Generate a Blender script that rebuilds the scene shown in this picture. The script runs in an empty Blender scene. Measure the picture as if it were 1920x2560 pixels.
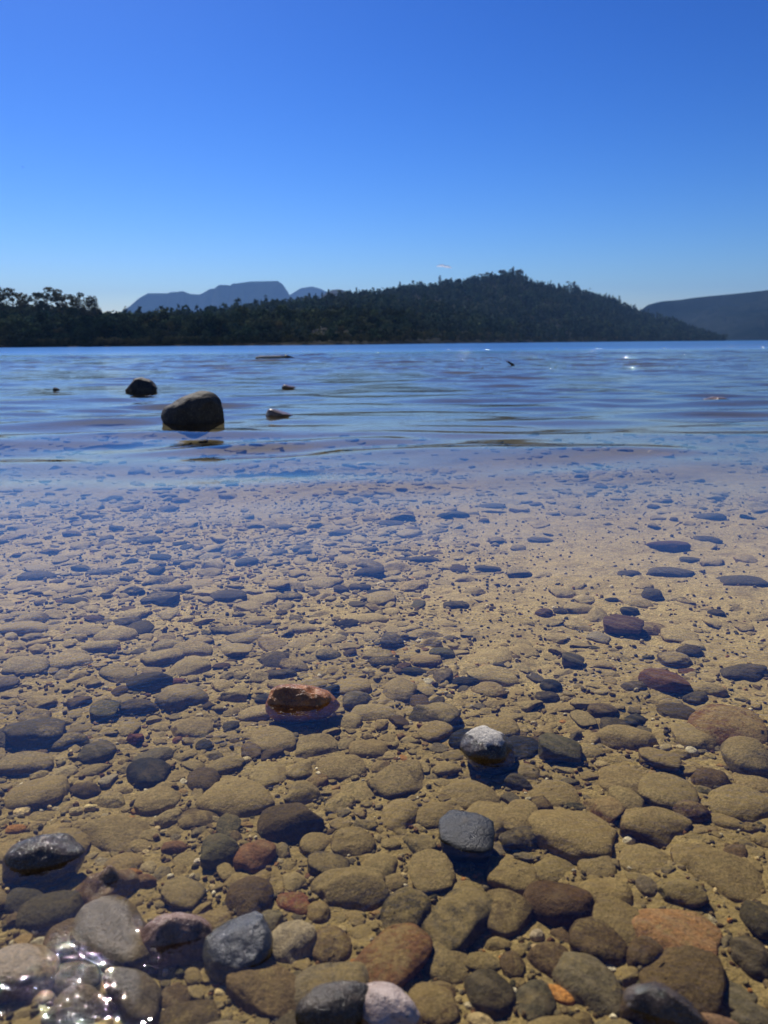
import bpy, bmesh, math, random
import numpy as np
from mathutils import Vector, Matrix, Euler

# ------------------------------------------------------------------ camera, world, sun, exposure
SC = bpy.context.scene
COL = SC.collection
W0, H0, F0 = 1920.0, 2560.0, 1934.0
CAM_H = 0.45
PITCH = math.atan(422.0 / F0)
ROLL = math.radians(0.45)
SUN_EL, SUN_AZ = math.radians(48.5), math.radians(-26)      # azimuth from the view direction, minus = to the left

fwd = Vector((0, math.cos(PITCH), -math.sin(PITCH)))
_r0 = Vector((1, 0, 0)); _u0 = Vector((0, math.sin(PITCH), math.cos(PITCH)))
rgt = math.cos(ROLL) * _r0 - math.sin(ROLL) * _u0
upv = math.sin(ROLL) * _r0 + math.cos(ROLL) * _u0
cam_d = bpy.data.cameras.new("camera")
cam = bpy.data.objects.new("camera", cam_d); COL.objects.link(cam)
m = Matrix((rgt, upv, -fwd)).transposed().to_4x4(); m.translation = (0, 0, CAM_H)
cam.matrix_world = m
cam_d.sensor_fit = 'VERTICAL'; cam_d.sensor_height = 36.0
cam_d.lens = 36.0 * F0 / H0
cam_d.clip_start = 0.02; cam_d.clip_end = 60000
cam_d.dof.use_dof = True; cam_d.dof.focus_distance = 1.25; cam_d.dof.aperture_fstop = 8.5
SC.camera = cam

world = bpy.data.worlds.new("World"); SC.world = world; world.use_nodes = True
wn = world.node_tree.nodes; wl = world.node_tree.links
sky = wn.new('ShaderNodeTexSky'); sky.sky_type = 'NISHITA'; sky.sun_disc = False
sky.sun_elevation = SUN_EL; sky.sun_rotation = SUN_AZ
sky.altitude = 300; sky.air_density = 1.0; sky.dust_density = 0.45; sky.ozone_density = 4.0
hsv = wn.new('ShaderNodeHueSaturation'); hsv.inputs['Saturation'].default_value = 1.3
SKY_S = 0.13
def vmul(sock, v):
    n = wn.new('ShaderNodeVectorMath'); n.operation = 'MULTIPLY'; wl.new(sock, n.inputs[0]); n.inputs[1].default_value = v; return n.outputs[0]
gam = wn.new('ShaderNodeGamma'); gam.inputs[1].default_value = 1.85        # deep mountain blue: steeper fall-off than the plain model
wl.new(sky.outputs[0], hsv.inputs['Color']); wl.new(vmul(hsv.outputs[0], (SKY_S,) * 3), gam.inputs[0])
wl.new(vmul(gam.outputs[0], (1.17 / SKY_S, .95 / SKY_S, .95 / SKY_S)), wn['Background'].inputs[0])
wn['Background'].inputs[1].default_value = SKY_S

sd = bpy.data.lights.new("sun", 'SUN'); sd.energy = 5.0; sd.angle = math.radians(0.5); sd.color = (1, .94, .84)
sun = bpy.data.objects.new("sun", sd); COL.objects.link(sun)
sdir = Vector((math.sin(SUN_AZ) * math.cos(SUN_EL), math.cos(SUN_AZ) * math.cos(SUN_EL), math.sin(SUN_EL)))
sun.rotation_euler = sdir.to_track_quat('Z', 'Y').to_euler()

SC.view_settings.view_transform = 'Standard'; SC.view_settings.look = 'None'
SC.view_settings.gamma = 1; SC.view_settings.exposure = 0.0
cy = SC.cycles
cy.use_denoising = True; cy.max_bounces = 8; cy.transparent_max_bounces = 12; cy.volume_bounces = 0
cy.caustics_reflective = False; cy.caustics_refractive = False; cy.sample_clamp_indirect = 6

R = random.Random(7)
NR = np.random.default_rng(11)

# ------------------------------------------------------------------ helpers
def tag(o, label=None, cat=None, group=None, kind=None):
    if label: o['label'] = label
    if cat: o['category'] = cat
    if group: o['group'] = group
    if kind: o['kind'] = kind
    return o

def px_dir(px, py):
    return (fwd * F0 + rgt * (px - W0 / 2) + upv * (H0 / 2 - py)).normalized()

def at_z(px, py, z):
    d = px_dir(px, py); t = (z - CAM_H) / d.z
    return Vector((d.x * t, d.y * t, z))

def at_dist(px, py, D):
    """point of the ray at horizontal distance D"""
    d = px_dir(px, py); t = D / math.hypot(d.x, d.y)
    return Vector((d.x * t, d.y * t, CAM_H + d.z * t))

def to_px(p):
    v = Vector(p) - Vector((0, 0, CAM_H)); z = v.dot(fwd)
    if z < .05: return (-9999, -9999, z)
    return (W0 / 2 + v.dot(rgt) / z * F0, H0 / 2 - v.dot(upv) / z * F0, z)

def mesh_np(name, V, Fc, smooth=True, col=None, mat=None, parent=None, link=True):
    """V (n,3), Fc (m,k) index array of one polygon size, col (n,4)"""
    me = bpy.data.meshes.new(name)
    V = np.asarray(V, np.float32); Fc = np.asarray(Fc, np.int32); k = Fc.shape[1]
    me.vertices.add(len(V)); me.vertices.foreach_set('co', V.ravel())
    me.loops.add(Fc.size); me.loops.foreach_set('vertex_index', Fc.ravel())
    me.polygons.add(len(Fc))
    me.polygons.foreach_set('loop_start', np.arange(0, Fc.size, k, dtype=np.int32))
    me.polygons.foreach_set('loop_total', np.full(len(Fc), k, np.int32))
    me.polygons.foreach_set('use_smooth', np.full(len(Fc), smooth, bool))
    me.update(calc_edges=True)
    if col is not None:
        a = me.color_attributes.new('Col', 'FLOAT_COLOR', 'POINT')
        a.data.foreach_set('color', np.asarray(col, np.float32).ravel())
    if mat: me.materials.append(mat)
    o = bpy.data.objects.new(name, me)
    if link: COL.objects.link(o)
    if parent: o.parent = parent
    return o

def hash2(ix, iy, s):
    h = (ix.astype(np.int64) * 374761393 + iy.astype(np.int64) * 668265263 + s * 974634777) & 0xffffffff
    h = ((h ^ (h >> 13)) * 1274126177) & 0xffffffff
    return ((h ^ (h >> 16)) & 0xffff) / 65535.0

def vn2(x, y, s=0):
    ix = np.floor(x); iy = np.floor(y); fx = x - ix; fy = y - iy
    fx = fx * fx * (3 - 2 * fx); fy = fy * fy * (3 - 2 * fy)
    a = hash2(ix, iy, s); b = hash2(ix + 1, iy, s); c = hash2(ix, iy + 1, s); d = hash2(ix + 1, iy + 1, s)
    return (a * (1 - fx) + b * fx) * (1 - fy) + (c * (1 - fx) + d * fx) * fy - .5

def fbm2(x, y, s=0, o=4):
    r = 0; a = 1.0
    for i in range(o):
        r = r + a * vn2(x, y, s + i * 17); x = x * 2.03 + 5.1; y = y * 2.03 + 1.7; a *= .5
    return r

def vn3(p, s=0):
    ip = np.floor(p); f = p - ip; f = f * f * (3 - 2 * f)
    def hh(dx, dy, dz): return hash2(ip[:, 0] + dx + 57 * (ip[:, 2] + dz), ip[:, 1] + dy - 131 * (ip[:, 2] + dz), s)
    r = 0
    for dx in (0, 1):
        for dy in (0, 1):
            for dz in (0, 1):
                w = (f[:, 0] if dx else 1 - f[:, 0]) * (f[:, 1] if dy else 1 - f[:, 1]) * (f[:, 2] if dz else 1 - f[:, 2])
                r = r + w * hh(dx, dy, dz)
    return r - .5

_ico = {}
def ico(n):
    if n not in _ico:
        bm = bmesh.new(); bmesh.ops.create_icosphere(bm, subdivisions=n, radius=1)
        V = np.array([v.co[:] for v in bm.verts]); Fc = np.array([[v.index for v in f.verts] for f in bm.faces]); bm.free()
        _ico[n] = (V, Fc)
    V, Fc = _ico[n]; return V.copy(), Fc

def grid_faces(nr, nc):
    i = np.arange(nr * nc).reshape(nr, nc)
    return np.stack([i[:-1, :-1], i[:-1, 1:], i[1:, 1:], i[1:, :-1]], -1).reshape(-1, 4)

# ------------------------------------------------------------------ materials
class NT:
    def __init__(s, name):
        s.m = bpy.data.materials.new(name); s.m.use_nodes = True
        s.t = s.m.node_tree; s.n = s.t.nodes; s.l = s.t.links
        s.out = s.n['Material Output']; s.p = s.n['Principled BSDF']
    def new(s, t, **k):
        n = s.n.new(t)
        for a, v in k.items():
            if a.startswith('i_'):
                key = a[2:]; key = int(key) if key.isdigit() else key.replace('_', ' ')
                if isinstance(v, bpy.types.NodeSocket): s.l.new(v, n.inputs[key])
                else: n.inputs[key].default_value = v
            else: setattr(n, a, v)
        return n
    def math(s, op, a, b=0.0, clamp=False):
        n = s.n.new('ShaderNodeMath'); n.operation = op; n.use_clamp = clamp
        for i, v in enumerate((a, b)):
            if isinstance(v, bpy.types.NodeSocket): s.l.new(v, n.inputs[i])
            else: n.inputs[i].default_value = v
        return n.outputs[0]
    def rng(s, v, a, b, c, d, smooth=False):
        n = s.n.new('ShaderNodeMapRange'); n.interpolation_type = 'SMOOTHSTEP' if smooth else 'LINEAR'
        s.l.new(v, n.inputs[0])
        for i, x in enumerate((a, b, c, d)):
            if isinstance(x, bpy.types.NodeSocket): s.l.new(x, n.inputs[i + 1])
            else: n.inputs[i + 1].default_value = x
        return n.outputs[0]
    def mix(s, f, a, b, mode='MIX'):
        n = s.n.new('ShaderNodeMix'); n.data_type = 'RGBA'; n.blend_type = mode
        for i, v in ((0, f), (6, a), (7, b)):
            if isinstance(v, bpy.types.NodeSocket): s.l.new(v, n.inputs[i])
            elif i == 0: n.inputs[0].default_value = v
            else: n.inputs[i].default_value = (*v, 1)
        return n.outputs[2]
    def noise(s, scale, detail=3, rough=.55, vec=None, dist=0):
        n = s.new('ShaderNodeTexNoise'); n.inputs['Scale'].default_value = scale
        n.inputs['Detail'].default_value = detail; n.inputs['Roughness'].default_value = rough; n.inputs['Distortion'].default_value = dist
        s.l.new(vec if vec is not None else s.pos(), n.inputs['Vector']); return n.outputs['Fac']
    def pos(s):
        if not hasattr(s, '_g'): s._g = s.new('ShaderNodeNewGeometry')
        return s._g.outputs['Position']
    def sep(s, v):
        n = s.new('ShaderNodeSeparateXYZ'); s.l.new(v, n.inputs[0]); return n.outputs
    def mapping(s, v, sc, loc=(0, 0, 0), rot=(0, 0, 0)):
        n = s.new('ShaderNodeMapping'); s.l.new(v, n.inputs[0])
        n.inputs['Scale'].default_value = sc; n.inputs['Location'].default_value = loc; n.inputs['Rotation'].default_value = rot
        return n.outputs[0]

SILT = (0.36, 0.245, 0.115)
def sand_color(T):
    fine = T.noise(330, 3, .8)
    mid = T.noise(60, 5, .7)
    big = T.noise(7, 3, .5)
    c = T.mix(T.rng(fine, .38, .62, 0, 1), (0.24, .22, .105), (0.90, .70, .38))
    c = T.mix(T.rng(mid, .42, .68, 0, .75), c, (0.33, .24, .12))
    c = T.mix(T.rng(big, .4, .65, 0, .45), c, (0.60, .48, .27))
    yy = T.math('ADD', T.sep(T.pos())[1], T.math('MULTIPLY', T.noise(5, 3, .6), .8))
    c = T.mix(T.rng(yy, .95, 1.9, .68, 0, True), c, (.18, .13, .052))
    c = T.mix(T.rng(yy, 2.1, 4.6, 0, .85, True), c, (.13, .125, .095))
    return c

def stone_material(name, attr):
    T = NT(name)
    if attr:
        a = T.new('ShaderNodeAttribute', attribute_name='Col'); base, silt = a.outputs['Color'], a.outputs['Alpha']
        rnd = None
    else:
        a = T.new('ShaderNodeObjectInfo'); base, silt = a.outputs['Color'], a.outputs['Alpha']
    g = T.pos()
    fine = T.noise(300, 4, .8); mid = T.noise(75, 4, .65); mid2 = T.noise(38, 4, .6, T.mapping(g, (1, 1, 1), (3, 7, 1)))
    c = T.mix(T.rng(fine, .3, .72, 0, 1), T.mix(1, base, (.35, .35, .35), 'MULTIPLY'), T.mix(1, base, (1.75, 1.7, 1.6), 'MULTIPLY'))
    c = T.mix(T.rng(mid, .45, .7, 0, .6), c, T.mix(.5, c, (.07, .06, .045)))
    c = T.mix(T.rng(mid2, .55, .75, 0, .55), c, T.mix(.5, c, (.33, .24, .14)))
    # bands and veins of the rock itself, on some stones
    if not attr:
        wv = T.new('ShaderNodeTexWave', i_Scale=26.0, i_Distortion=5.0, i_Detail=3.0, i_Detail_Scale=1.4); wv.bands_direction = 'DIAGONAL'
        T.l.new(g, wv.inputs['Vector'])
        c = T.mix(T.math('MULTIPLY', T.rng(wv.outputs['Fac'], .55, .9, 0, .5), T.rng(a.outputs['Random'], .55, .7, 0, 1)), c, T.mix(.35, c, (.38, .31, .22)))
    # settled silt: lies on what faces up
    nz = T.sep(T._g.outputs['Normal'])[2]
    lay = T.math('ADD', T.math('MULTIPLY', nz, .45), T.math('MULTIPLY', T.noise(34, 6, .75), 1.25))
    lay = T.math('ADD', lay, T.math('MULTIPLY', T.math('SUBTRACT', T.noise(240, 3, .8), .5), .7))
    thr = T.rng(silt, 0, 1, 1.55, .46)
    f = T.rng(lay, thr, T.math('ADD', thr, .16), 0, 1)
    z = T.sep(g)[2]
    under = T.rng(z, -.003, .003, 1, 0)
    f = T.math('MULTIPLY', T.math('MULTIPLY', f, under), T.rng(silt, .3, 1, .5, .86))
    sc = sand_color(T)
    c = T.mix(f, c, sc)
    T.l.new(c, T.p.inputs['Base Color'])
    wet = T.rng(z, -.002, .002, 0, 1)
    rough = T.rng(mid, .3, .7, .22, .6)
    T.l.new(T.rng(wet, 0, 1, .75, rough), T.p.inputs['Roughness'])
    T.l.new(T.rng(wet, 0, 1, .15, .6), T.p.inputs['Specular IOR Level'])
    bh = T.math('ADD', T.math('MULTIPLY', fine, .0016), T.math('MULTIPLY', mid, .0019))
    b = T.new('ShaderNodeBump', i_Height=bh, i_Distance=1.0, i_Strength=.9)
    T.l.new(b.outputs[0], T.p.inputs['Normal'])
    return T.m
M_STONE = stone_material('stone', False)
M_PEB = stone_material('pebble_mass', True)

def bed_material():
    T = NT('lake_bed_silt')
    c = sand_color(T)
    g = T.pos()
    sp = T.noise(210, 3, .8)
    c = T.mix(T.rng(sp, .58, .68, 0, .8), c, (.05, .04, .028))
    pch = T.noise(16, 4, .65)
    c = T.mix(T.rng(pch, .52, .7, 0, .6), c, (.22, .165, .085))
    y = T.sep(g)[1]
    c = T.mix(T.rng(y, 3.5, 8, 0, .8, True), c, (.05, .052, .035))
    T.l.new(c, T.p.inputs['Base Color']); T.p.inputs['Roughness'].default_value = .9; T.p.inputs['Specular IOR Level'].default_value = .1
    bh = T.math('ADD', T.math('MULTIPLY', T.noise(500, 2, .6), .0012), T.math('MULTIPLY', T.noise(90, 4, .6), .006))
    b = T.new('ShaderNodeBump', i_Height=bh, i_Distance=1.0, i_Strength=.9)
    T.l.new(b.outputs[0], T.p.inputs['Normal'])
    return T.m

def water_material(name='lake_water', far=.33):
    T = NT(name); T.n.remove(T.p)
    g = T.pos(); s = T.sep(g); y = s[1]
    # small wind ripples; grow away from the sheltered shallows
    n1 = T.noise(5.0, 3, .6, T.mapping(g, (.45, 1.3, 1), rot=(0, 0, .10)), .6)
    n2 = T.noise(22, 2, .5, T.mapping(g, (.55, 1.2, 1), (2, 3, 0), (0, 0, -.12)), .3)
    n3 = T.noise(120, 1, .5)
    amp = T.rng(y, 1.5, 14, 0.10, 1.5, True)
    h = T.math('ADD', T.math('MULTIPLY', n1, .004), T.math('MULTIPLY', n2, .0007))
    h = T.math('MULTIPLY', h, amp)
    near = T.rng(y, .5, 1.8, 1, 0.25, True)
    h = T.math('ADD', h, T.math('MULTIPLY', T.math('MULTIPLY', T.math('MULTIPLY', n3, T.rng(T.noise(7, 2, .6), .35, .65, .15, 1.9)), .00072), near))
    b = T.new('ShaderNodeBump', i_Height=h, i_Distance=1.0, i_Strength=1.0)
    fr = T.new('ShaderNodeFresnel', i_IOR=1.35, i_Normal=b.outputs[0])
    gl = T.new('ShaderNodeBsdfGlossy', i_Normal=b.outputs[0]); gl.distribution = 'BECKMANN'
    gl.inputs['Color'].default_value = (1, 1, 1, 1)
    r = T.rng(y, 10, 60, .02, far, True)
    T.l.new(r, gl.inputs['Roughness'])
    tr = T.new('ShaderNodeBsdfTransparent'); tr.inputs[0].default_value = (.97, .945, .82, 1)
    mx = T.new('ShaderNodeMixShader')
    T.l.new(T.math('MULTIPLY', fr.outputs[0], T.rng(y, 25, 90, 1, .72, True)), mx.inputs[0]); T.l.new(tr.outputs[0], mx.inputs[1]); T.l.new(gl.outputs[0], mx.inputs[2])
    T.l.new(mx.outputs[0], T.out.inputs['Surface'])
    return T.m

def rock_material(name, dark, light, cap=None, capz=None, scale=1.0, rough=.7):
    T = NT(name); g = T.pos()
    c = T.mix(T.rng(T.noise(55 * scale, 5, .7), .35, .7, 0, 1), dark, light)
    c = T.mix(T.rng(T.noise(260 * scale, 3, .7), .55, .75, 0, .25), c, (.4, .36, .28))
    z = T.sep(g)[2]
    wet = T.rng(T.math('ADD', z, T.math('MULTIPLY', T.noise(30, 3, .6), .012)), .008, .024, 1, 0)
    c = T.mix(T.math('MULTIPLY', wet, .6), c, T.mix(1, c, (.4, .4, .4), 'MULTIPLY'))
    if cap:
        lay = T.math('ADD', z, T.math('MULTIPLY', T.noise(60, 4, .6), .012))
        c = T.mix(T.rng(lay, capz, capz + .003, 0, 1), c, cap)
        T.l.new(T.rng(lay, capz, capz + .002, .12, .85), T.p.inputs['Roughness'])
    else:
        T.p.inputs['Roughness'].default_value = rough
    T.l.new(c, T.p.inputs['Base Color'])
    bh = T.math('ADD', T.math('MULTIPLY', T.noise(300 * scale, 3, .7), .001 / scale), T.math('MULTIPLY', T.noise(50 * scale, 4, .6), .005 / scale))
    b = T.new('ShaderNodeBump', i_Height=bh, i_Distance=1.0, i_Strength=.7)
    T.l.new(b.outputs[0], T.p.inputs['Normal'])
    return T.m

def foliage_material(name, a, b, sc):
    T = NT(name)
    c = T.mix(T.rng(T.noise(sc, 3, .6), .35, .65, 0, 1), a, b)
    rn = T.new('ShaderNodeAttribute', attribute_name='Col')
    c = T.mix(1, c, rn.outputs['Color'], 'MULTIPLY')
    T.l.new(c, T.p.inputs['Base Color']); T.p.inputs['Roughness'].default_value = .65
    T.p.inputs['Specular IOR Level'].default_value = 0
    tl = T.new('ShaderNodeBsdfTranslucent'); T.l.new(c, tl.inputs[0])
    mx = T.new('ShaderNodeMixShader'); mx.inputs[0].default_value = .10
    T.l.new(T.p.outputs[0], mx.inputs[1]); T.l.new(tl.outputs[0], mx.inputs[2]); T.l.new(mx.outputs[0], T.out.inputs['Surface'])
    return T.m

def plain(name, c, rough=.8):
    T = NT(name); n = T.noise(3, 3, .6)
    T.l.new(T.mix(n, tuple(x * .7 for x in c), tuple(min(1, x * 1.3) for x in c)), T.p.inputs['Base Color'])
    T.p.inputs['Roughness'].default_value = rough; T.p.inputs['Specular IOR Level'].default_value = .05; return T.m

# ------------------------------------------------------------------ lake bed
def depth(x, y):
    """still-water depth (apparent) over the bed"""
    y = np.asarray(y, float); x = np.asarray(x, float)
    d = np.interp(y, [-3, 0, .45, .8, 1.2, 2, 4, 7, 15, 60, 200, 600, 12000, 16000], [-.35, .004, .017, .026, .036, .06, .115, .2, .45, 1.6, 4, 8, 12, 12])
    left = np.clip((-x - .05) / .35, 0, 1) * np.clip((.75 - y) / .45, 0, 1)
    return d - .008 * left
def bed_z(x, y):
    s = np.clip(np.asarray(y, float) / 1.0, .3, 4)
    return -depth(x, y) + .010 * fbm2(np.asarray(x) * 3.1, np.asarray(y) * 3.1, 3, 3) * np.clip(s, 0, 3) * .8 + .008 * fbm2(np.asarray(x) * 20, np.asarray(y) * 20, 9, 3) + .004 * fbm2(np.asarray(x) * 75, np.asarray(y) * 75, 19, 2) * (np.asarray(y) < 4)

def fan(ys, ncol, half, x_off):
    u = np.linspace(-1, 1, ncol); u = np.sign(u) * np.abs(u) ** 1.15
    Y, U = np.meshgrid(ys, u, indexing='ij')
    return U * (half * (Y + x_off)), Y

def spaced(y0, y1, f):
    ys = [y0]
    while ys[-1] < y1: ys.append(ys[-1] + f(ys[-1]))
    return np.array(ys)

ys = spaced(-2.5, 10000, lambda y: .05 if y < .1 else max(.006, .006 * y if y < 8 else .05 * y))
X, Y = fan(ys, 420, .9, 3.0)
Xn = X; Z = bed_z(Xn, Y)
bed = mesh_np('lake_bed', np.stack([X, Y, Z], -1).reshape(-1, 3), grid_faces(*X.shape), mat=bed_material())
tag(bed, kind='structure')

# ------------------------------------------------------------------ water surface (real ripples, calm in the shallows)
WL = [(NR.uniform(.28, .95), NR.normal(-.08, .34)) for _ in range(34)] + [(NR.uniform(.11, .28), NR.normal(-.05, .38)) for _ in range(30)] + [(NR.uniform(1.2, 3.5), NR.normal(-.1, .2)) for _ in range(8)]
WPH = NR.uniform(0, 2 * math.pi, len(WL))
def wave_z(x, y):
    s1 = np.interp(y, [.3, 1.2, 2.2, 3.2, 5, 9, 16, 40], [.006, .006, .012, .034, .060, .070, .07, .08])    # rms slope, long
    s2 = np.interp(y, [.3, 1.2, 2.2, 3.5, 6, 12, 25, 40], [.006, .0035, .003, .006, .016, .045, .075, .08])
    z = np.zeros_like(x)
    patch = np.clip(.8 + 1.5 * vn2(x * .7 + 3, y * .6, 5) + .8 * vn2(x * 1.9 + 3, y * 1.6, 6), .15, 1.9)
    wx = x + .25 * vn2(x * .9, y * 1.3, 77); wy = y + .22 * vn2(x * .8, y * 1.1, 78)
    for i, (lam, ang) in enumerate(WL):
        k = 2 * math.pi / lam; n = 34 if i < 34 else (30 if i < 64 else 8)
        s = s1 if i < 34 else (s2 if i < 64 else s1 * .35)
        z += (s * np.interp(y, [2.5, 5], [2.0, .8]) if i >= 64 else s) * patch * math.sqrt(2 / n) / k * np.cos(k * (wx * math.sin(ang) + wy * math.cos(ang)) + WPH[i])
    return z
ys = spaced(-2.2, 10000, lambda y: .03 if y < 1.5 else (min(.045, .015 * y) if y < 34 else .04 * y))
X, Y = fan(ys, 520, .8, 2.5)
Zw = wave_z(X, Y) * np.clip((60 - Y) / 25, 0, 1)
Vw = np.stack([X, Y, Zw], -1).reshape(-1, 3); Fw = grid_faces(*X.shape)
# small caps added far out, each turned to mirror the sun towards the camera
vi, fi = ico(5); keep = vi[:, 2] > math.cos(math.radians(11)); idx = -np.ones(len(vi), int); idx[keep] = np.arange(keep.sum())
fk = idx[fi]; fk = fk[(fk >= 0).all(1)]; vk = vi[keep] - (0, 0, 1)
gv, gf = [], []; off = 0
for i in range(520):
    d = 1 / R.uniform(1 / 60, 1 / 13)
    x = (R.gauss(330, 380) if R.random() < .6 else R.uniform(-930, 940)) / F0 * d
    hv = (sdir + Vector((-x, -d, CAM_H)).normalized()).normalized()
    q = Vector((0, 0, 1)).rotation_difference(hv) @ Euler((R.gauss(0, .07), R.gauss(0, .07), 0)).to_quaternion()
    v = np.array([(q @ Vector(p))[:] for p in vk * R.uniform(.10, .20)])
    v[:, 2] -= v[:, 2].min() + .004
    v += (x, d, float(wave_z(np.array([x]), np.array([d]))[0]))
    gv.append(v); gf.append(fk + off); off += len(v)
M_WATER = water_material()
water = mesh_np('lake_water', Vw, Fw, mat=M_WATER); tag(water, kind='structure')
gl_o = mesh_np('glint_caps', np.concatenate(gv), np.concatenate(gf), mat=water_material('glint_cap_water', .12)); tag(gl_o, kind='structure')

# ------------------------------------------------------------------ stone shapes
def stone_shape(seed, sub=4, facets=5, rough=.10, sq=2.3, cut=.72, flat=False):
    r = np.random.default_rng(seed)
    V, Fc = ico(sub)
    n = (np.abs(V) ** sq).sum(1) ** (1 / sq); V = V / n[:, None]
    for _ in range(facets):
        d = r.normal(size=3); d /= np.linalg.norm(d); c = r.uniform(cut, .95)
        t = V @ d; ex = np.maximum(t - c, 0); V = V - (ex * .8)[:, None] * d
    off = r.uniform(0, 50, 3)
    V = V * (1 + rough * 1.6 * vn3(V * 1.3 + off, 1) + rough * .7 * vn3(V * 3.1 + off, 2) + rough * .25 * vn3(V * 8 + off, 3))[:, None]
    V /= np.abs(V).max(0)
    if flat: V[:, 2] = np.sign(V[:, 2]) * np.abs(V[:, 2]) ** .62 * (.82 + .18 * np.abs(V[:, 2]))
    return V, Fc

PROTO = {}
def proto(key, seed):
    k = (key, seed % 5)
    if k not in PROTO:
        p = dict(round=(3, .16, 2.1, .82), flat=(4, .14, 2.3, .75), angular=(12, .18, 2.8, .5), slab=(9, .13, 3.4, .62))[key]
        V, Fc = stone_shape(seed % 5 * 31 + hash(key.__len__()) % 7 * 101 + 5, 4, p[0], p[1], p[2], p[3], flat=key != 'round')
        o = mesh_np('pebble', V, Fc, link=False, mat=M_STONE)
        PROTO[k] = o.data
        bpy.data.objects.remove(o)
    return PROTO[k]

PAL = {'black': (.018, .019, .018), 'dark': (.05, .046, .036), 'slate': (.075, .073, .066), 'grey': (.17, .15, .115), 'brown': (.11, .072, .042),
       'green': (.075, .08, .05), 'tan': (.27, .19, .105), 'rust': (.17, .065, .03), 'maroon': (.085, .035, .035), 'red': (.20, .045, .025),
       'orange': (.40, .19, .06), 'brick': (.25, .11, .055), 'pale': (.42, .37, .29), 'white': (.75, .70, .60), 'cream': (.62, .50, .30), 'pink': (.36, .22, .17)}
PAL = {k: (tuple(.6 * a + .4 * b for a, b in zip(v, (.105, .078, .042))) if k not in ('white', 'cream', 'orange', 'pale', 'black') else v) for k, v in PAL.items()}
NAMES = {'black': 'black', 'dark': 'dark grey', 'slate': 'slate grey', 'grey': 'mid grey', 'brown': 'dark brown', 'green': 'greenish grey', 'tan': 'tan',
         'rust': 'rusty brown', 'maroon': 'maroon', 'red': 'red', 'orange': 'orange', 'brick': 'brick orange', 'pale': 'pale grey', 'white': 'white', 'cream': 'cream', 'pink': 'pinkish'}

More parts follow.
